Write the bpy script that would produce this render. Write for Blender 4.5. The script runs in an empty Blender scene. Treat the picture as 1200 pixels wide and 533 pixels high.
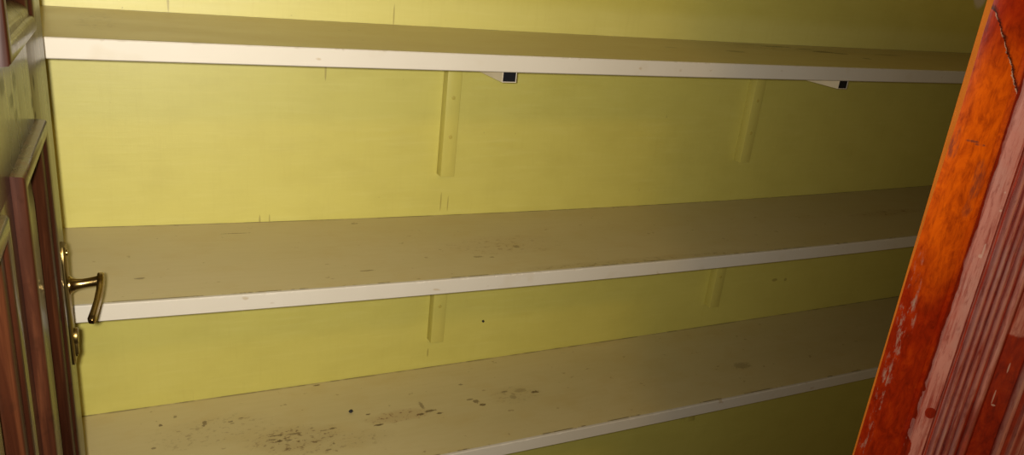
import bpy, bmesh, math, random
from mathutils import Vector, Matrix
random.seed(7)
sc = bpy.context.scene
COL = sc.collection
XL, XR, FZ, CZ = -.30, 2.95, -1.68, 1.05      # recess left/right, floor and ceiling heights (top shelf = 0)

# ------------------------------------------------------------------ helpers
class MB:
    def __init__(self): self.bm = bmesh.new()
    def box(self, x0, x1, y0, y1, z0, z1, bev=0.0, seg=2):
        b = bmesh.new()
        bmesh.ops.create_cube(b, size=1)
        for v in b.verts:
            v.co = Vector(((x0+x1)/2+v.co.x*(x1-x0), (y0+y1)/2+v.co.y*(y1-y0), (z0+z1)/2+v.co.z*(z1-z0)))
        if bev:
            bmesh.ops.bevel(b, geom=list(b.edges), offset=bev, segments=seg, affect='EDGES', profile=.5)
        self.merge(b); return self
    def merge(self, b):
        me = bpy.data.meshes.new('t'); b.to_mesh(me); b.free()
        self.bm.from_mesh(me); bpy.data.meshes.remove(me)
    def cyl(self, p, axis, r, h, seg=24, r2=None, bev=0):
        b = bmesh.new()
        bmesh.ops.create_cone(b, cap_ends=True, segments=seg, radius1=r, radius2=r if r2 is None else r2, depth=h)
        if bev:
            bmesh.ops.bevel(b, geom=[e for e in b.edges if len(e.link_faces) == 2 and any(len(f.verts) > 4 for f in e.link_faces)],
                            offset=bev, segments=2, affect='EDGES', profile=.5)
        q = Vector((0, 0, 1)).rotation_difference(Vector(axis).normalized())
        b.transform(Matrix.Translation(Vector(p)) @ q.to_matrix().to_4x4())
        self.merge(b); return self
    def sweep(self, sections, close=True):
        """sections: list of equally long lists of points; quads between them, ends capped"""
        bm = self.bm; rows = [[bm.verts.new(p) for p in s] for s in sections]
        n = len(rows[0])
        for a, b in zip(rows, rows[1:]):
            for i in range(n if close else n-1):
                j = (i+1) % n
                bm.faces.new((a[i], a[j], b[j], b[i]))
        if close:
            bm.faces.new(list(reversed(rows[0]))); bm.faces.new(rows[-1])
        return self
    def build(self, name, mat, parent=None, smooth=False, angle=35):
        bm = self.bm
        bmesh.ops.recalc_face_normals(bm, faces=list(bm.faces))
        me = bpy.data.meshes.new(name); bm.to_mesh(me); bm.free()
        o = bpy.data.objects.new(name, me); COL.objects.link(o)
        me.materials.append(mat)
        if smooth:
            for p in me.polygons: p.use_smooth = True
            me.set_sharp_from_angle(angle=math.radians(angle))
        if parent: o.parent = parent
        return o

def thing(name, label, cat, loc=(0, 0, 0), rz=0, group=None):
    o = bpy.data.objects.new(name, None); COL.objects.link(o)
    o.location = loc; o.rotation_euler = (0, 0, rz); o.empty_display_size = .05
    return tag(o, label, cat, group)
def tag(o, label, cat, group=None):
    o['label'] = label; o['category'] = cat
    if group: o['group'] = group
    return o
def struct(name, mb, mat):
    o = mb.build(name, mat); o['kind'] = 'structure'; return o

# ------------------------------------------------------------------ materials
class NT:
    def __init__(self, name):
        self.m = bpy.data.materials.new(name); self.m.use_nodes = True
        self.t = self.m.node_tree; self.n = self.t.nodes; self.l = self.t.links
        self.b = self.n['Principled BSDF']
        self.co = self.n.new('ShaderNodeTexCoord').outputs['Object']
    def set(self, **k):
        for a, v in k.items():
            s = self.b.inputs[a.replace('_', ' ')]
            if hasattr(v, 'links'): self.l.new(v, s)
            else: s.default_value = v
        return self
    def inp(self, node, i, v):
        if hasattr(v, 'links'): self.l.new(v, node.inputs[i])
        else: node.inputs[i].default_value = v
    def map(self, scale=(1, 1, 1), loc=(0, 0, 0)):
        n = self.n.new('ShaderNodeMapping'); self.l.new(self.co, n.inputs[0])
        n.inputs['Scale'].default_value = scale; n.inputs['Location'].default_value = loc
        return n.outputs[0]
    def noise(self, scale=5, stretch=(1, 1, 1), detail=4, rough=.55, dist=0, loc=(0, 0, 0)):
        n = self.n.new('ShaderNodeTexNoise'); self.l.new(self.map(stretch, loc), n.inputs['Vector'])
        n.inputs['Scale'].default_value = scale; n.inputs['Detail'].default_value = detail
        n.inputs['Roughness'].default_value = rough; n.inputs['Distortion'].default_value = dist
        return n.outputs['Fac']
    def ramp(self, v, stops):
        n = self.n.new('ShaderNodeValToRGB'); self.l.new(v, n.inputs[0]); e = n.color_ramp.elements
        while len(e) < len(stops): e.new(.5)
        for x, (p, c) in zip(e, stops):
            x.position = p; x.color = (c, c, c, 1) if isinstance(c, (int, float)) else (*c, 1)
        return n.outputs[0]
    def mix(self, f, a, b, mode='MIX'):
        n = self.n.new('ShaderNodeMix'); n.data_type = 'RGBA'; n.blend_type = mode
        self.inp(n, 0, f)
        for i, v in ((6, a), (7, b)):
            if isinstance(v, tuple): v = (*v, 1)
            self.inp(n, i, v)
        return n.outputs[2]
    def math(self, op, a, b=0, c=0):
        n = self.n.new('ShaderNodeMath'); n.operation = op
        self.inp(n, 0, a); self.inp(n, 1, b); self.inp(n, 2, c); return n.outputs[0]
    def xyz(self):
        n = self.n.new('ShaderNodeSeparateXYZ'); self.l.new(self.co, n.inputs[0]); return n.outputs
    def step(self, v, lo, hi):
        n = self.n.new('ShaderNodeMapRange'); n.interpolation_type = 'SMOOTHSTEP'
        self.inp(n, 0, v); self.inp(n, 1, lo); self.inp(n, 2, hi); return n.outputs[0]
    def bump(self, h, strength=.2, dist=.002):
        n = self.n.new('ShaderNodeBump'); self.l.new(h, n.inputs['Height'])
        n.inputs['Strength'].default_value = strength; n.inputs['Distance'].default_value = dist
        self.l.new(n.outputs[0], self.b.inputs['Normal'])
    # spot of its own shape: soft ellipse round (cx, cz) in two axes, edge broken by noise
    def blob(self, a, b, ca, cb, ra, rb, nz, amt=.6, soft=.35):
        d = self.math('ADD', self.math('POWER', self.math('DIVIDE', self.math('SUBTRACT', a, ca), ra), 2.0),
                      self.math('POWER', self.math('DIVIDE', self.math('SUBTRACT', b, cb), rb), 2.0))
        d = self.math('ADD', d, self.math('MULTIPLY', self.math('SUBTRACT', nz, .5), amt*4))
        return self.math('SUBTRACT', 1.0, self.step(d, 1-soft, 1+soft))

def wall_paint():
    t = NT('yellow_gloss_paint'); X = t.xyz()
    big = t.noise(2.2, (1, 1, 1), 3); mid = t.noise(9, (1, 1, 1.6), 4, .6)
    fine = t.noise(30, (3, 1, .3), 5, .65); fh = t.noise(26, (.3, 1, 4), 5, .65)
    c = t.mix(big, (.525, .462, .090), (.60, .535, .118))
    c = t.mix(t.math('MULTIPLY', t.ramp(mid, [(.45, 0), (.75, 1)]), .35), c, (.46, .395, .072))
    # brushed-on second coat, streaky and paler, in a band above the top shelf and in faint strokes elsewhere
    band = t.math('MULTIPLY', t.step(X[2], -.01, .0), t.math('SUBTRACT', 1.0, t.step(t.math('ADD', X[2], t.math('MULTIPLY', fh, .03)), .055, .095)))
    stroke = t.math('ADD', t.math('MULTIPLY', t.ramp(fh, [(.50, 0), (.8, 1)]), .22), t.math('MULTIPLY', band, .38))
    c = t.mix(stroke, c, (.69, .63, .21))
    c = t.mix(t.math('MULTIPLY', t.ramp(fine, [(.52, 0), (.8, 1)]), .18), c, (.46, .375, .065))
    sp = t.ramp(t.noise(70, (1, 1, .7), 3, .55), [(.715, 0), (.75, 1)])
    c = t.mix(t.math('MULTIPLY', sp, .45), c, (.24, .16, .03))
    dr = t.ramp(t.noise(15, (5, 1, .35), 3, .6), [(.70, 0), (.74, 1)])
    c = t.mix(t.math('MULTIPLY', dr, .18), c, (.25, .19, .03))
    nz = t.noise(30, (1, 1, 1), 2)
    for cx, cz, rx, rz in ((.100, .028, .0022, .026), (.535, .020, .0016, .022), (.262, -.425, .0018, .016), (.282, -.42, .0014, .012), (.672, -.40, .0016, .022), (.690, -.405, .0014, .018), (.668, -.80, .002, .012),
                           (1.80, -.712, .011, .005), (1.845, -.715, .006, .005), (.395, -.10, .002, .02)):
        c = t.mix(t.math('MULTIPLY', t.blob(X[0], X[2], cx, cz, rx, rz, nz, .2, .4), .6), c, (.26, .19, .03))
    bare = t.blob(X[0], X[2], 2.375, .205, .036, .066, nz, .15, .3)
    c = t.mix(bare, c, (.70, .62, .50))
    t.set(Base_Color=c, Roughness=t.ramp(fh, [(.3, .46), (.8, .60)]), Specular_IOR_Level=.95)
    t.bump(t.math('ADD', t.math('ADD', t.math('MULTIPLY', fine, .5), fh), t.math('MULTIPLY', mid, 1.5)), .14, .0016)
    return t.m

def shelf_paint(name, marks, smears, tint=1.0):
    t = NT(name); X = t.xyz()
    big = t.noise(3, (1, 3, 1), 3); fine = t.noise(40, (.3, 3, 1), 4); mott = t.noise(11, (1, 1.4, 1), 4, .6)
    c = t.mix(big, (.485*tint, .392*tint, .172), (.58*tint, .478*tint, .235))
    c = t.mix(t.math('MULTIPLY', t.ramp(fine, [(.4, 0), (.7, 1)]), .12), c, (.42*tint, .325*tint, .125))
    c = t.mix(t.math('MULTIPLY', t.ramp(mott, [(.5, 0), (.72, 1)]), .30), c, (.47*tint, .33*tint, .11))
    sp = t.ramp(t.noise(60, (.8, 1, 1), 3, .5), [(.70, 0), (.74, 1)])
    c = t.mix(t.math('MULTIPLY', sp, .45), c, (.18, .10, .03))
    nz = t.noise(260, (.7, 1, 1), 4, .7); nl = t.noise(95, (.7, 1, 1), 4, .7); nr = t.noise(20, (1, 1, 1), 3)
    for cx, cy, rx, ry, k, rust in smears:          # broad smears broken into scratches
        m = t.blob(X[0], X[1], cx, cy, rx, ry, nr, .35, .6)
        film = t.math('MULTIPLY', m, .28*k)
        c = t.mix(film, c, (.30, .15, .045) if rust else (.26, .17, .06))
        m = t.math('MULTIPLY', m, t.ramp(nl, [(.55, 0), (.64, 1)]))
        c = t.mix(t.math('MULTIPLY', m, k), c, (.15, .055, .015) if rust else (.13, .065, .02))
    for cx, cy, rx, ry, k in marks:                 # small separate marks
        c = t.mix(t.math('MULTIPLY', t.blob(X[0], X[1], cx, cy, rx*.85, ry*.85, nz, 1.25, .4), k), c, (.085, .042, .012))
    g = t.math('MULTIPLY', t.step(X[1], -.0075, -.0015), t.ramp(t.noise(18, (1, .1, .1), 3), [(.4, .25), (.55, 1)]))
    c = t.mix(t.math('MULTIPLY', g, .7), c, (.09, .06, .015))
    # dark chips along the front arris
    f = t.math('MULTIPLY', t.math('SUBTRACT', 1.0, t.step(X[1], -.3450, -.3420)), t.ramp(t.noise(13, (1, .1, .1), 4, .7, 0, (4, 0, 0)), [(.50, 0), (.56, 1)]))
    c = t.mix(t.math('MULTIPLY', f, .75), c, (.07, .04, .012))
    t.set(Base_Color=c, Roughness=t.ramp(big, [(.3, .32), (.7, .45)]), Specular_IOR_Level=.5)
    t.bump(t.math('ADD', fine, mott), .10, .001)
    return t.m

def cream_paint():
    t = NT('cream_white_paint')
    big = t.noise(7, (1, 1, 1), 4); sp = t.ramp(t.noise(48, (.6, 1, 1), 2, .5), [(.68, 0), (.74, 1)])
    c = t.mix(big, (.52, .465, .365), (.58, .525, .43))
    c = t.mix(t.math('MULTIPLY', sp, .5), c, (.36, .25, .12))
    c = t.mix(t.math('MULTIPLY', t.ramp(t.noise(9, (1, 1, 1), 3, .6, 0, (3, 1, 2)), [(.62, 0), (.75, 1)]), .35), c, (.45, .36, .22))
    t.set(Base_Color=c, Roughness=.5, Specular_IOR_Level=.35); t.bump(t.noise(60, (.3, 1, 1), 3), .1, .001)
    return t.m

def plain(name, col, rough, metal=0, spec=.5, var=.12, coat=0, scale=20, stretch=(1, 1, 1)):
    t = NT(name); n = t.noise(scale, stretch, 4)
    c = t.mix(n, tuple(v*(1-var) for v in col), tuple(min(1, v*(1+var)) for v in col))
    t.set(Base_Color=c, Roughness=rough, Metallic=metal, Specular_IOR_Level=spec)
    if coat: t.set(Coat_Weight=coat, Coat_Roughness=.08)
    return t.m

DULL = [(.284, .017, .022, .010), (.315, .004, .026, .007), (.140, -.014, .012, .009), (.173, -.030, .014, .007), (.155, -.049, .012, .005), (.298, -.014, .018, .006), (.36, .026, .026, .009)]
def mahogany():
    t = NT('dark_varnished_mahogany')
    g = t.noise(30, (2.2, 2.2, .12), 6, .6, .4); g2 = t.noise(130, (2, 2, .06), 3)
    c = t.ramp(g, [(.3, (.012, .0030, .0014)), (.55, (.030, .0080, .0030)), (.8, (.10, .030, .010))])
    c = t.mix(t.math('MULTIPLY', t.ramp(g2, [(.55, 0), (.7, 1)]), .5), c, (.016, .004, .002))
    st = t.ramp(t.noise(30, (.55, 1, .75), 3, .6, 0, (2, 5, 1)), [(.60, 0), (.68, 1)])
    X = t.xyz(); zz = t.math('ADD', X[2], FZ+.008); nz = t.noise(45, (.4, 1, 1), 4, .6)
    st = t.math('MULTIPLY', st, .5)
    for sx, sz, rx, rz in DULL:                    # dull dark runs on the lock rail
        st = t.math('MAXIMUM', st, t.math('MULTIPLY', t.blob(X[0], zz, sx, sz, rx*.55, rz, nz, .45, .8), .85))
    c = t.mix(t.math('MULTIPLY', st, .8), c, (.010, .005, .003))
    t.set(Base_Color=c, Roughness=t.ramp(g, [(.3, .24), (.8, .38)]), Specular_IOR_Level=t.ramp(st, [(0, .42), (1, .0)]), Coat_Weight=t.ramp(st, [(0, .15), (1, .0)]), Coat_Roughness=.14)
    t.bump(g2, .03, .0003)
    return t.m

def red_wood(bloomed):
    t = NT('orange_red_varnished_wood' if not bloomed else 'bloomed_red_varnished_wood'); X = t.xyz(); X = (X[0], X[1], t.math('ADD', X[2], FZ+.008))   # heights measured from the top shelf
    g = t.noise(46, (2.0, 2.0, .75), 6, .7, .8); g2 = t.noise(130, (2, 2, .4), 4, .65); pat = t.noise(13, (1.2, 1, .8), 5, .65)
    c = t.ramp(g, [(.28, (.15, .007, .0012)), (.5, (.29, .016, .0016)), (.78, (.45, .040, .0024))])
    one = lambda v: t.math('SUBTRACT', 1.0, v)
    if not bloomed:
        orange_patch = t.blob(X[0], X[2], .024, .02, .034, .125, pat, .45, .8)          # more orange patch on the stile, edge broken by noise
        orange_patch = t.math('MAXIMUM', orange_patch, t.math('MULTIPLY', t.ramp(pat, [(.50, 0), (.70, 1)]), .22))
        c = t.mix(t.math('MULTIPLY', orange_patch, t.ramp(g, [(.28, .25), (.62, 1)])), c, (.72, .115, .0018))
    c = t.mix(t.math('MULTIPLY', t.ramp(g2, [(.5, 0), (.68, 1)]), .45), c, (.14, .008, .0015))
    if not bloomed:
        sn = t.noise(70, (2, 1, .45), 5, .75)
        for cx, cz, ru, rz in ((.009, -.13, .007, .05), (.011, -.21, .006, .045), (.008, -.30, .006, .06), (.016, -.165, .005, .03)):
            m = t.math('MULTIPLY', t.ramp(sn, [(.52, 0), (.62, 1)]), t.blob(X[0], X[2], cx, cz, ru, rz, t.noise(20), .5, .5))
            c = t.mix(t.math('MULTIPLY', m, .75), c, (.36, .22, .17))
        for u, z, ru, rz, k in ((.0075, .045, .0045, .016, .7), (.0225, .0515, .006, .0012, .8), (.031, .049, .005, .0012, .8), (.038, .012, .0055, .020, .55), (.037, -.02, .004, .012, .4)):
            c = t.mix(t.math('MULTIPLY', t.blob(X[0], X[2], u, z, ru, rz, sn, .9, .7), t.math('MULTIPLY', k, t.ramp(g2, [(.40, .15), (.55, 1)]))), c, (.15, .04, .025))
        # long split in the varnish curving down the upper stile
        zz = t.math('SUBTRACT', .180, X[2])
        path = t.math('ADD', .0085, t.math('ADD', t.math('MULTIPLY', zz, .62), t.math('MULTIPLY', t.math('POWER', t.math('MAXIMUM', zz, 0.0), 2.0), -1.2)))
        path = t.math('ADD', path, t.math('MULTIPLY', t.math('SUBTRACT', t.noise(85, (1, 1, 1), 5, .7), .5), .012))
        d = t.math('SUBTRACT', X[0], path)
        lim = t.math('MULTIPLY', t.step(X[2], .085, .110), one(t.step(X[2], .182, .20)))
        c = t.mix(t.math('MULTIPLY', lim, t.math('MULTIPLY', t.step(d, -.0006, .0), one(t.step(d, .0006, .004)))), c, (.05, .005, .002))
        pale = t.math('MULTIPLY', lim, t.math('MULTIPLY', one(t.step(t.math('ABSOLUTE', d), .0002, .0007)), t.ramp(t.noise(110), [(.45, 0), (.55, 1)])))  # broken highlight along the split, put into the colour
        c = t.mix(t.math('MULTIPLY', pale, .8), c, (.6, .36, .26))
        bm_ = g2
    else:
        nb = t.noise(46, (1, 1, .8), 3, .5); nst = t.noise(60, (3, 3, .22), 5, .7)
        amp = t.math('ADD', .005, t.math('MULTIPLY', one(t.step(X[2], -.27, -.21)), .05))
        left = t.math('ADD', X[0], t.math('MULTIPLY', t.math('SUBTRACT', nb, .5), amp))
        m = t.step(left, .0492, .0500)
        # grooves between the reeds stayed red
        wob = t.math('ADD', X[0], t.math('MULTIPLY', t.math('SUBTRACT', t.noise(30, (1, 1, .5), 3), .5), .0016))
        for u, w, k in ((.0683, .0007, .9), (.0712, .0008, .95), (.0794, .0009, .75), (.0856, .0010, .8), (.0921, .0010, .7), (.0994, .0012, .85), (.1095, .0014, .95), (.1425, .003, .9), (.151, .002, .8)):
            m = t.math('MULTIPLY', m, one(t.math('MULTIPLY', one(t.step(t.math('ABSOLUTE', t.math('SUBTRACT', wob, u)), w*.4, w*1.7)), k)))
        m = t.math('MULTIPLY', m, t.ramp(nst, [(.36, .25), (.52, 1)]))
        hole = t.blob(X[0], X[2], .0625, -.262, .0058, .0070, nb, .10, .10)
        m = t.math('MULTIPLY', m, one(hole))
        # bare red patch low on the panel and rubbed ends of two reeds
        zt = t.math('ADD', X[2], t.math('MULTIPLY', t.math('SUBTRACT', nb, .5), .05))
        low = t.math('MULTIPLY', t.math('MULTIPLY', t.step(X[0], .108, .110), one(t.step(X[0], .1315, .1335))), one(t.step(zt, -.150, -.145)))
        m = t.math('MULTIPLY', m, one(t.math('MULTIPLY', low, .96)))
        low2 = t.math('MULTIPLY', t.step(X[0], .092, .100), one(t.step(t.math('ADD', zt, t.math('MULTIPLY', nst, .04)), -.235, -.19)))
        low2 = t.math('MULTIPLY', low2, one(t.step(X[0], .130, .132)))
        m = t.math('MULTIPLY', m, one(t.math('MULTIPLY', low2, .75)))
        bl = t.mix(t.noise(26, (2, 2, .7), 5, .65), (.50, .155, .118), (.66, .30, .25))
        bl = t.mix(t.math('MULTIPLY', t.ramp(t.noise(20, (1, 1, .6), 4, .6, 0, (3, 3, 3)), [(.5, 0), (.7, 1)]), .5), bl, (.52, .35, .32))
        bl = t.mix(t.math('MULTIPLY', t.ramp(t.noise(90, (2.5, 2.5, .5), 4, .7), [(.54, 0), (.66, 1)]), .5), bl, (.25, .045, .03))
        c = t.mix(t.math('MULTIPLY', m, .94), c, bl)
        wn = t.noise(90)
        for u, z, ru, rz in ((.0655, -.014, .0012, .0014), (.064, .006, .0008, .0008), (.062, -.060, .0010, .009), (.0605, -.066, .0016, .0022), (.117, -.226, .0007, .009), (.119, -.236, .0020, .0012), (.121, -.188, .0007, .006)):
            c = t.mix(t.math('MULTIPLY', t.blob(X[0], X[2], u, z, ru, rz, wn, .9, .4), .6), c, (.68, .44, .37))
        bm_ = nst
    t.set(Base_Color=c, Roughness=.45 if bloomed else .22, Specular_IOR_Level=.32)
    t.bump(bm_, .12, .001)
    return t.m

M = dict(
    wall=wall_paint(),
    top_shelf=shelf_paint('olive_shelf_paint',
        [(1.317, -.17, .030, .016, .5), (1.552, -.05, .055, .012, .9), (1.47, -.035, .05, .008, .6), (1.659, -.112, .04, .016, .9), (1.63, -.075, .035, .010, .8), (1.70, -.13, .03, .012, .7), (1.72, -.20, .014, .012, .8),
         (1.89, -.119, .06, .012, .5), (1.143, -.15, .02, .012, .3)],
        [(1.6, -.08, .25, .05, .5, 0), (-.02, -.16, .03, .10, .4, 0)], .94),
    mid_shelf=shelf_paint('drab_shelf_paint',
        [(.203, -.062, .034, .0018, .7), (.021, -.259, .010, .004, .6), (.458, -.032, .008, .004, .6), (.415, -.286, .016, .003, .6), (.771, -.214, .010, .008, .5), (.661, -.255, .012, .005, .5), (.69, -.262, .006, .004, .5)],
        [(.75, -.2, .12, .05, .35, 1), (1.98, -.185, .13, .02, .6, 1), (1.0, -.335, .3, .012, .5, 0)], .92),
    low_shelf=shelf_paint('stained_shelf_paint',
        [(.045, -.078, .004, .005, .8), (.131, -.094, .005, .009, .7), (.128, -.104, .004, .004, .7), (.075, -.054, .004, .006, .6), (.182, -.104, .006, .003, .7), (.205, -.097, .007, .002, .7), (.185, -.112, .005, .002, .6),
         (.028, -.156, .005, .004, .6), (.262, -.182, .022, .0022, .85), (.268, -.203, .007, .005, .9), (.255, -.195, .010, .003, .6), (.285, -.205, .008, .004, .6), (.30, -.186, .018, .004, .5),
         (.383, -.190, .010, .003, .8), (.365, -.192, .010, .002, .5), (.482, -.206, .013, .0035, .9), (.470, -.160, .006, .003, .8), (.357, -.262, .008, .003, .6), (.372, -.243, .003, .004, .6), (.388, -.01, .010, .003, .8),
         (.610, -.186, .016, .005, .75), (.598, -.160, .005, .018, .55), (.627, -.201, .008, .004, .8), (.585, -.193, .009, .005, .8), (.728, -.180, .008, .009, .65), (.738, -.197, .009, .006, .8), (.716, -.168, .010, .004, .6),
         (.813, -.16, .010, .004, .6), (.822, -.187, .010, .010, .35), (.852, -.165, .018, .010, .30), (.886, -.182, .013, .006, .8), (.72, -.10, .006, .004, .6), (1.508, -.226, .03, .018, .35)],
        [(.30, -.20, .085, .040, .8, 0), (.54, -.185, .07, .022, .9, 1), (.15, -.13, .12, .05, .35, 0), (.38, -.24, .12, .03, .4, 0), (.83, -.18, .06, .035, .3, 0)], 1.0),
    cream=cream_paint(),
    bracket=plain('yellow_painted_steel', (.545, .478, .108), .45, 0, .5, .1, 0, 40, (1, 1, .3)),
    screw=plain('painted_over_screw', (.46, .38, .075), .4),
    arm=plain('cream_painted_steel', (.70, .60, .44), .4),
    bore_black=plain('bore_shade_black', (.006, .006, .008), .5, 0, .3),
    brass=plain('aged_brass', (.34, .23, .085), .24, 1, .5, .25, 0, 30),
    iron=plain('dark_brass', (.27, .19, .065), .36, 1),
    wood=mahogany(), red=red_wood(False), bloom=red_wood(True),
    raw=plain('bare_orange_wood', (.66, .17, .014), .4, 0, .5, .3, 0, 60, (1, 1, .25)),
    speck=plain('black_grit', (.01, .01, .012), .7),
    floor=plain('grey_concrete', (.24, .22, .19), .6, 0, .4, .25, 0, 6),
    ceil=plain('pale_distemper', (.62, .58, .48), .8, 0, .2, .1, 0, 4),
)

# ------------------------------------------------------------------ setting
struct('wall_back', MB().box(XL-.1, XR+.1, 0, .12, FZ, CZ), M['wall'])
struct('wall_left', MB().box(XL-.1, XL, -.42, 0, FZ, CZ), M['wall'])
struct('wall_right', MB().box(XR, XR+.1, -.42, 0, FZ, CZ), M['wall'])
struct('floor', MB().box(-1.6, 3.2, -2.6, .12, FZ-.08, FZ), M['floor'])
struct('ceiling', MB().box(XL-.1, XR+.1, -.42, .12, CZ, CZ+.08), M['ceil'])

# ------------------------------------------------------------------ shelves
DEPTH, TH = .3535, .030
SHELF = [(0.0, 0.0, .00223), (-.4369, -.00885, .01079), (-.8427, .00137, .00392)]
def shelf_z(k, x):
    z0, a, b = SHELF[k]
    if x > 2.1:
        return shelf_z(k, 2.1)+(a+2*b*1.1)*(x-2.1)
    return z0+a*(x-1)+b*(x-1)**2
def make_shelf(k, mat, label):
    root = thing('wall_shelf', label, 'shelf', (0, 0, 0), 0, 'long painted shelves across the recess')
    n = 90; xs = [XL+(XR-XL)*i/n for i in range(n+1)]
    secs = []
    for x in xs:
        z = shelf_z(k, x)
        secs.append([(x, 0, z-TH), (x, -DEPTH+.006, z-TH), (x, -DEPTH+.006, z), (x, 0, z)])
    MB().sweep(secs).build('board', mat, root)
    # painted front edge with a chipped upper arris
    rnd = random.Random(20+k); n = 900; secs = []; chip = 0; w = 0
    for i in range(n+1):
        x = XL+(XR-XL)*i/n; z = shelf_z(k, x)
        if w <= 0 and rnd.random() < .06: w = rnd.randint(1, 6); chip = rnd.uniform(.0003, .0014)
        w -= 1; c = chip if w > 0 else 0
        c += rnd.uniform(0, .0005)
        yf, yb = -DEPTH, -DEPTH+.0065
        secs.append([(x, yb, z-TH), (x, yf+.0015, z-TH), (x, yf, z-TH+.0015), (x, yf, z-.0012-c),
                     (x, yf+.0012+c*.4, z+.0002-c*.4), (x, yb, z+.0002)])
    e = MB().sweep(secs).build('front_edge', M['cream'], root)
    e['label'] = 'cream white front edge with a chipped arris'
    return root
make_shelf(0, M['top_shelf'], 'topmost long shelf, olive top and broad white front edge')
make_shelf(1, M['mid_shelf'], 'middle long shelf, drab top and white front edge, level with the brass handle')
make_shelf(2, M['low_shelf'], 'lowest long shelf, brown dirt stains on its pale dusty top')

# ------------------------------------------------------------------ brackets
W, BD = .033, .027
def make_bracket(x0, k, zbot, label, screws):
    zt = min(shelf_z(k, x0), shelf_z(k, x0+W))-TH
    root = thing('shelf_bracket', label, 'bracket', (x0, 0, zt), 0, 'yellow steel brackets under the shelves')
    h = zt-zbot
    MB().box(0, W, -BD, 0, -h, 0, .0009).build('upright', M['bracket'], root, True)
    a = MB()
    L = .293; w = .0013; H = .0298
    a0, a1 = .002, W-.0015
    a.box(a0, a1, -L, -BD, -w, 0); a.box(a0, a1, -L, -BD, -H, -H+w)
    a.box(a0, a0+w, -L, -BD, -H+w, -w); a.box(a1-w, a1, -L, -BD, -H+w, -w)
    arm = a.build('arm', M['arm'], root); arm['label'] = 'cream square tube arm'
    bore = MB().box(a0+w, a1-w, -L+.001, -L+.012, -H+w, -w).build('bore_shade', M['bore_black'], arm)  # black block puts the shade inside the open tube into colour
    bore['label'] = 'painted shade inside the open tube end'
    for zs in screws:
        s = MB().cyl((W*.5, -BD-.0006, -zs), (0, 1, 0), .0042, .0022, 20, bev=.0006)
        s.box(W*.5-.003, W*.5+.003, -BD-.0022, -BD-.0016, -zs-.0005, -zs+.0005)
        s.build('screw', M['screw'], root, True)
    return root
make_bracket(.656, 0, -.330, 'yellow steel bracket with two screws under the top shelf, nearer the brass handle', (.118, .207))
make_bracket(1.536, 0, -.320, 'yellow steel bracket under the top shelf, nearer the red wooden door', (.118, .207))
make_bracket(.663, 1, -.760, 'short yellow bracket with one screw under the middle shelf, nearer the brass handle', (.197,))
make_bracket(1.536, 1, -.765, 'short yellow bracket under the middle shelf, nearer the red wooden door', (.197,))
make_bracket(1.536, 2, -1.16, 'yellow bracket mostly hidden below the lowest shelf', (.07, .18))

# ------------------------------------------------------------------ small bits
def rock(name, loc, r, label, cat):
    b = bmesh.new(); bmesh.ops.create_icosphere(b, subdivisions=2, radius=r)
    for v in b.verts:
        v.co *= 1+random.uniform(-.22, .22); v.co.z *= .7
    m = MB(); m.merge(b); o = m.build(name, M['speck'], None, True, 60); o.location = loc
    return tag(o, label, cat)

# ------------------------------------------------------------------ door building
def rect(x0, x1, z0, z1, d, y):
    return [(x0+d, y, z0+d), (x1-d, y, z0+d), (x1-d, y, z1-d), (x0+d, y, z1-d)]
def ring(profile, x0, x1, z0, z1, sgn, y0):
    """moulding swept round a rectangle; profile = (inset, height above face)"""
    m = MB(); bm = m.bm
    rows = [[bm.verts.new(p) for p in rect(x0, x1, z0, z1, d, y0+sgn*h)] for d, h in profile]
    rows.append([bm.verts.new(p) for p in rect(x0, x1, z0, z1, profile[-1][0], y0-sgn*.012)])
    rows.append([bm.verts.new(p) for p in rect(x0, x1, z0, z1, profile[0][0], y0-sgn*.012)])
    rows.append(rows[0])
    for a, b in zip(rows, rows[1:]):
        for i in range(4):
            j = (i+1) % 4
            bm.faces.new((a[i], a[j], b[j], b[i]))
    return m
def field(profile, x0, x1, z0, z1, sgn, y0, back):
    """raised-and-fielded panel"""
    m = MB(); bm = m.bm
    rows = [[bm.verts.new(p) for p in rect(x0, x1, z0, z1, profile[0][0], back)]]
    rows += [[bm.verts.new(p) for p in rect(x0, x1, z0, z1, d, y0+sgn*h)] for d, h in profile]
    for a, b in zip(rows, rows[1:]):
        for i in range(4):
            j = (i+1) % 4
            bm.faces.new((a[i], a[j], b[j], b[i]))
    bm.faces.new(rows[0]); bm.faces.new(rows[-1])
    return m

# ---- left door: dark mahogany leaf seen almost edge-on
ph = math.radians(2.0)
LD = thing('panelled_door', 'dark glossy mahogany panelled door standing open on the left, carrying the brass handle', 'door',
           (-.0756+.0060, -.447, FZ+.008), math.radians(-92))
LD.rotation_euler.x = .0050
Z = lambda z: z-(FZ+.008)
T = .040; DW = .855; top = Z(.62)
ST = .158; CX = [(ST, .381), (.481, .697)]
rows_z = [(Z(-1.42), Z(-.052)), (Z(.048), top-.14)]
def lbox(x0, x1, z0, z1, name, bev=.0010):
    return MB().box(x0, x1, -T, 0, z0, z1, bev).build(name, M['wood'], LD, True)
lbox(0, ST+.012, 0, top, 'stile', .0006); lbox(CX[1][1]-.012, DW, 0, top, 'stile')
for z0, z1 in ((0, rows_z[0][0]+.012), (rows_z[0][1]-.012, rows_z[1][0]+.012), (rows_z[1][1]-.012, top)):
    lbox(ST+.011, CX[1][1]-.011, z0, z1, 'rail', .0002)
for z0, z1 in rows_z:
    lbox(CX[0][1]-.012, CX[1][0]+.012, z0+.0115, z1-.0115, 'muntin', .001)
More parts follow.
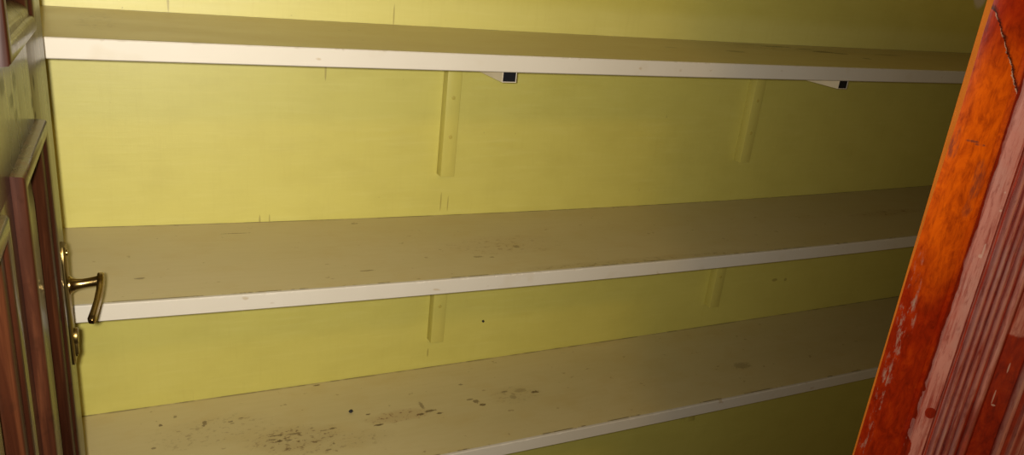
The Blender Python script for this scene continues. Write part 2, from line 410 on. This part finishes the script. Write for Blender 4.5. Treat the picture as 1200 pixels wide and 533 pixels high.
PROF = [(0, 0), (.001, .0095), (.003, .0115), (.010, .0122), (.0165, .0112), (.019, .0095), (.0205, .0075), (.026, .0070),
        (.030, .0045), (.034, .0005), (.038, -.004), (.0395, -.006)]
FLD = [(.012, -.0075), (.050, -.0075), (.052, -.0055), (.075, -.001), (.080, -.0005)]
for x0, x1 in CX:
    for z0, z1 in rows_z:
        p = field(FLD, x0, x1, z0, z1, 1, 0, -T+.006).build('panel', M['wood'], LD, True, 20)
        ring(PROF, x0, x1, z0, z1, 1, 0).build('moulding', M['wood'], p, True, 40)

# ---- lever handle on the left door (local: x along the leaf, +y out of its face)
H = bpy.data.objects.new('lever_handle', None)
hs, hz = .066, Z(-.306)
def hb(m, name, mat, parent=LD, sm=True): return m.build(name, mat, parent, sm, 40)
# long plate with shaped ends
pl = MB(); pts = []
pw, p0, p1 = .019, hz-.118, hz+.060
out = [(-pw*.55, p0), (-pw*.9, p0+.008), (-pw, p0+.022), (-pw, p1-.022), (-pw*.9, p1-.008), (-pw*.55, p1),
       (pw*.55, p1), (pw*.9, p1-.008), (pw, p1-.022), (pw, p0+.022), (pw*.9, p0+.008), (pw*.55, p0)]
pl.sweep([[(hs+x, -.0005, z) for x, z in out], [(hs+x, .0060, z) for x, z in out],
          [(hs+x*.86, .0080, (z-hz)*.98+hz) for x, z in out]])
plate = hb(pl, 'handle_plate', M['iron'])
plate['label'] = 'long dull brass backplate'
for z in (p1-.012, p0+.012):
    hb(MB().cyl((hs, .0086, z), (0, 1, 0), .0042, .0034, 20, bev=.0008), 'screw', M['brass'], plate)
esc = MB(); esc.cyl((hs, .0100, hz-.078), (0, 1, 0), .0115, .006, 28, bev=.0015)
esc.box(hs-.006, hs+.006, .0070, .0120, hz-.106, hz-.080, .002)
hb(esc, 'keyhole_cover', M['iron'], plate)
# neck: collar flaring to a round stem, then the flat tapering grip bent back towards the hinge side
def circ(c, ax1, ax2, a, b, n=20):
    return [tuple(Vector(c)+Vector(ax1)*a*math.cos(2*math.pi*i/n)+Vector(ax2)*b*math.sin(2*math.pi*i/n)) for i in range(n)]
ex, ez = (1, 0, 0), (0, 0, 1)
neck = MB().sweep([circ((hs, y, hz+dz), ex, ez, r, r) for y, r, dz in
                   ((.006, .0130, 0), (.0095, .0128, 0), (.012, .0098, 0), (.017, .0078, .0005), (.024, .0068, .001), (.032, .0066, .002), (.040, .0070, .003), (.0455, .0075, .004))])
lever = hb(neck, 'lever', M['brass'])
lever['label'] = 'polished brass lever'
def squarish(c, a1, a2, a, b, n=24):
    out = []
    for i in range(n):
        t = 2*math.pi*i/n; co_, si = math.cos(t), math.sin(t); e_ = .45
        out.append(tuple(Vector(c)+Vector(a1)*a*math.copysign(abs(co_)**e_, co_)+Vector(a2)*b*math.copysign(abs(si)**e_, si)))
    return out
path = [(-.0085, .0462, .005, .0040, .0075), (-.006, .0466, .005, .0046, .0082), (.010, .0466, .0035, .0044, .0080), (.028, .0456, -.001, .0040, .0070), (.046, .0428, -.008, .0038, .0062),
        (.060, .0400, -.0135, .0040, .0060), (.070, .0378, -.0175, .0044, .0060), (.0745, .0365, -.0195, .0044, .0056), (.0765, .0358, -.0205, .0034, .0042)]
g = MB(); secs = []
for i, (dx, y, dz, a, b) in enumerate(path):
    q0 = Vector(path[max(0, i-1)][:3]); q1 = Vector(path[min(len(path)-1, i+1)][:3]); d = (q1-q0).normalized()
    s_ = d.cross(Vector(ez)).normalized()
    u = s_.cross(d).normalized()
    secs.append(squarish((hs+dx, y, hz+dz), s_, u, a, b))
g.sweep(secs); hb(g, 'grip', M['brass'], lever)
bpy.data.objects.remove(H)

# ---- right door: red varnished leaf close to the camera
RZ = math.radians(-50)
RD = thing('panelled_door', 'orange red varnished wooden door open on the right, mouldings bloomed pale pink', 'door',
           (.7842, -1.1151, FZ+.008), RZ)
RW = .56
RD.scale = (1.03, 1, 1)
# stile with a rubbed chamfer that widens upward
secs = []
for i in range(61):
    z = top*i/60; zw = z+FZ+.008
    ch = .0012+.0034*min(1, max(0, (zw+.10)/.22))
    ch *= 1+.12*math.sin(z*37)+.08*math.sin(z*91)
    secs.append([(ch*.15, ch*1.35, z), (ch*.95, 0, z), (.0415, 0, z), (.0425, .001, z), (.044, .0025, z), (.056, .003, z), (.056, T, z), (.012, T, z), (0, ch*1.35+.0005, z)])
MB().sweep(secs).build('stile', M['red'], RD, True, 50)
secs = []
for i in range(61):
    z = top*i/60; zw = z+FZ+.008
    ch = .0012+.0034*min(1, max(0, (zw+.10)/.22))
    ch *= 1+.12*math.sin(z*37)+.08*math.sin(z*91)
    secs.append([(-.0005, ch*1.25, z), (ch*.45, ch*.55, z), (ch*.98, -.0003, z), (ch*.98, .002, z), (ch*.5, ch+.003, z), (ch*.5, ch*1.35+.002, z)])
e = MB().sweep(secs).build('worn_edge', M['raw'], RD, True, 30)
e['label'] = 'bare orange edge where the varnish has rubbed off'
MB().box(RW-.06, RW, 0, T, 0, top, .002).build('stile', M['red'], RD, True)
for z0, z1 in ((0, Z(-1.4)), (top-.12, top)):
    MB().box(.0555, RW-.0555, 0, T, z0, z1, .001).build('rail', M['red'], RD, True)
RP = [(0, -.003), (.0012, -.0055), (.003, -.0065), (.0052, -.004), (.0070, .0030), (.009, .0048), (.0225, .0050), (.0245, .0040), (.0256, -.0015), (.0268, .0005), (.0278, -.0020), (.0298, -.0020)]
def reed(a, b, h0, h):
    return [(a+(b-a)*t, h0+h*math.sin(math.pi*t)**.7) for t in (0, .12, .3, .5, .7, .88)]
for a, b, h in ((.0300, .0366, .0070), (.0372, .0428, .0055), (.0434, .0493, .0058), (.0500, .0566, .0055), (.0574, .0662, .0060)):
    RP += reed(a, b, -.0022, h)+[(b, -.0022)]
RP += [(.0680, -.0050)]
x0, x1, z0, z1 = .0425, RW-.0425, Z(-1.414), top-.106
# outward is -y on this leaf
pr = field([(.03, -.0055), (.0890, -.0055), (.0905, -.001), (.0935, .0018), (.0970, .0008), (.0985, -.0035), (.1025, -.0035), (.1050, .0005), (.1090, .0012), (.140, .0012)],
           x0, x1, z0, z1, -1, 0, T-.006).build('panel', M['bloom'], RD, True, 35)
mo = ring(RP, x0, x1, z0, z1, -1, .0).build('reeded_moulding', M['bloom'], RD, True, 40)
mo['label'] = 'reeded moulding clouded pale pink'

# ------------------------------------------------------------------ loose bits on the shelf and wall
rock('crumb', (.436, -.141, shelf_z(2, .436)+.003), .0052, 'tiny black crumb lying on the lowest stained shelf', 'crumb')
nl = MB().cyl((0, -.0015, 0), (0, 1, 0), .0030, .005, 16, bev=.0008).build('nail_head', M['speck'], None, True)
nl.location = (.813, 0, -.730)
tag(nl, 'small black nail head in the yellow wall between middle and lowest shelf', 'nail')

# ------------------------------------------------------------------ camera
Mx = ((0.8975051347, 0.4367202616, 0.0613184008), (-0.4288046786, 0.8317232088, 0.3526514589), (0.1030101003, -0.3428001123, 0.933743542))
cam = bpy.data.cameras.new('camera'); co = bpy.data.objects.new('camera', cam); COL.objects.link(co)
m4 = Matrix([[r[0], r[2], -r[1], 0] for r in Mx]+[[0, 0, 0, 1]])
m4.translation = Vector((0, -1.65126, .2035))
co.matrix_world = m4
cam.sensor_width = 36; cam.lens = 36*936.35/1200; cam.clip_start = .02
sc.camera = co

# ------------------------------------------------------------------ light: the phone's lamp beside the lens and a dim room
def lamp(name, typ, loc, energy, col, target=None, **k):
    d = bpy.data.lights.new(name, typ); d.energy = energy; d.color = col
    for a, v in k.items(): setattr(d, a, v)
    o = bpy.data.objects.new(name, d); COL.objects.link(o); o.location = loc
    if target:
        o.rotation_euler = (Vector(target)-Vector(loc)).to_track_quat('-Z', 'Y').to_euler()
    return o
lamp('flash_lamp', 'SPOT', (-.018, -1.655, .212), 108, (1, .965, .90), (-.30, 0, .06), spot_size=math.radians(164), spot_blend=1.0, shadow_soft_size=.010)
lamp('room_fill', 'POINT', (.25, -2.3, .95), 22, (1, .64, .14), shadow_soft_size=.09)  # unseen warm lamp added behind the camera to lift the shelf tops
w = bpy.data.worlds.new('dim_room'); sc.world = w; w.use_nodes = True
bg = w.node_tree.nodes['Background']; bg.inputs[0].default_value = (1, .64, .14, 1); bg.inputs[1].default_value = .08

sc.view_settings.view_transform = 'Standard'; sc.view_settings.look = 'None'
sc.view_settings.exposure = 0; sc.view_settings.gamma = 1; sc.view_settings.use_curve_mapping = False
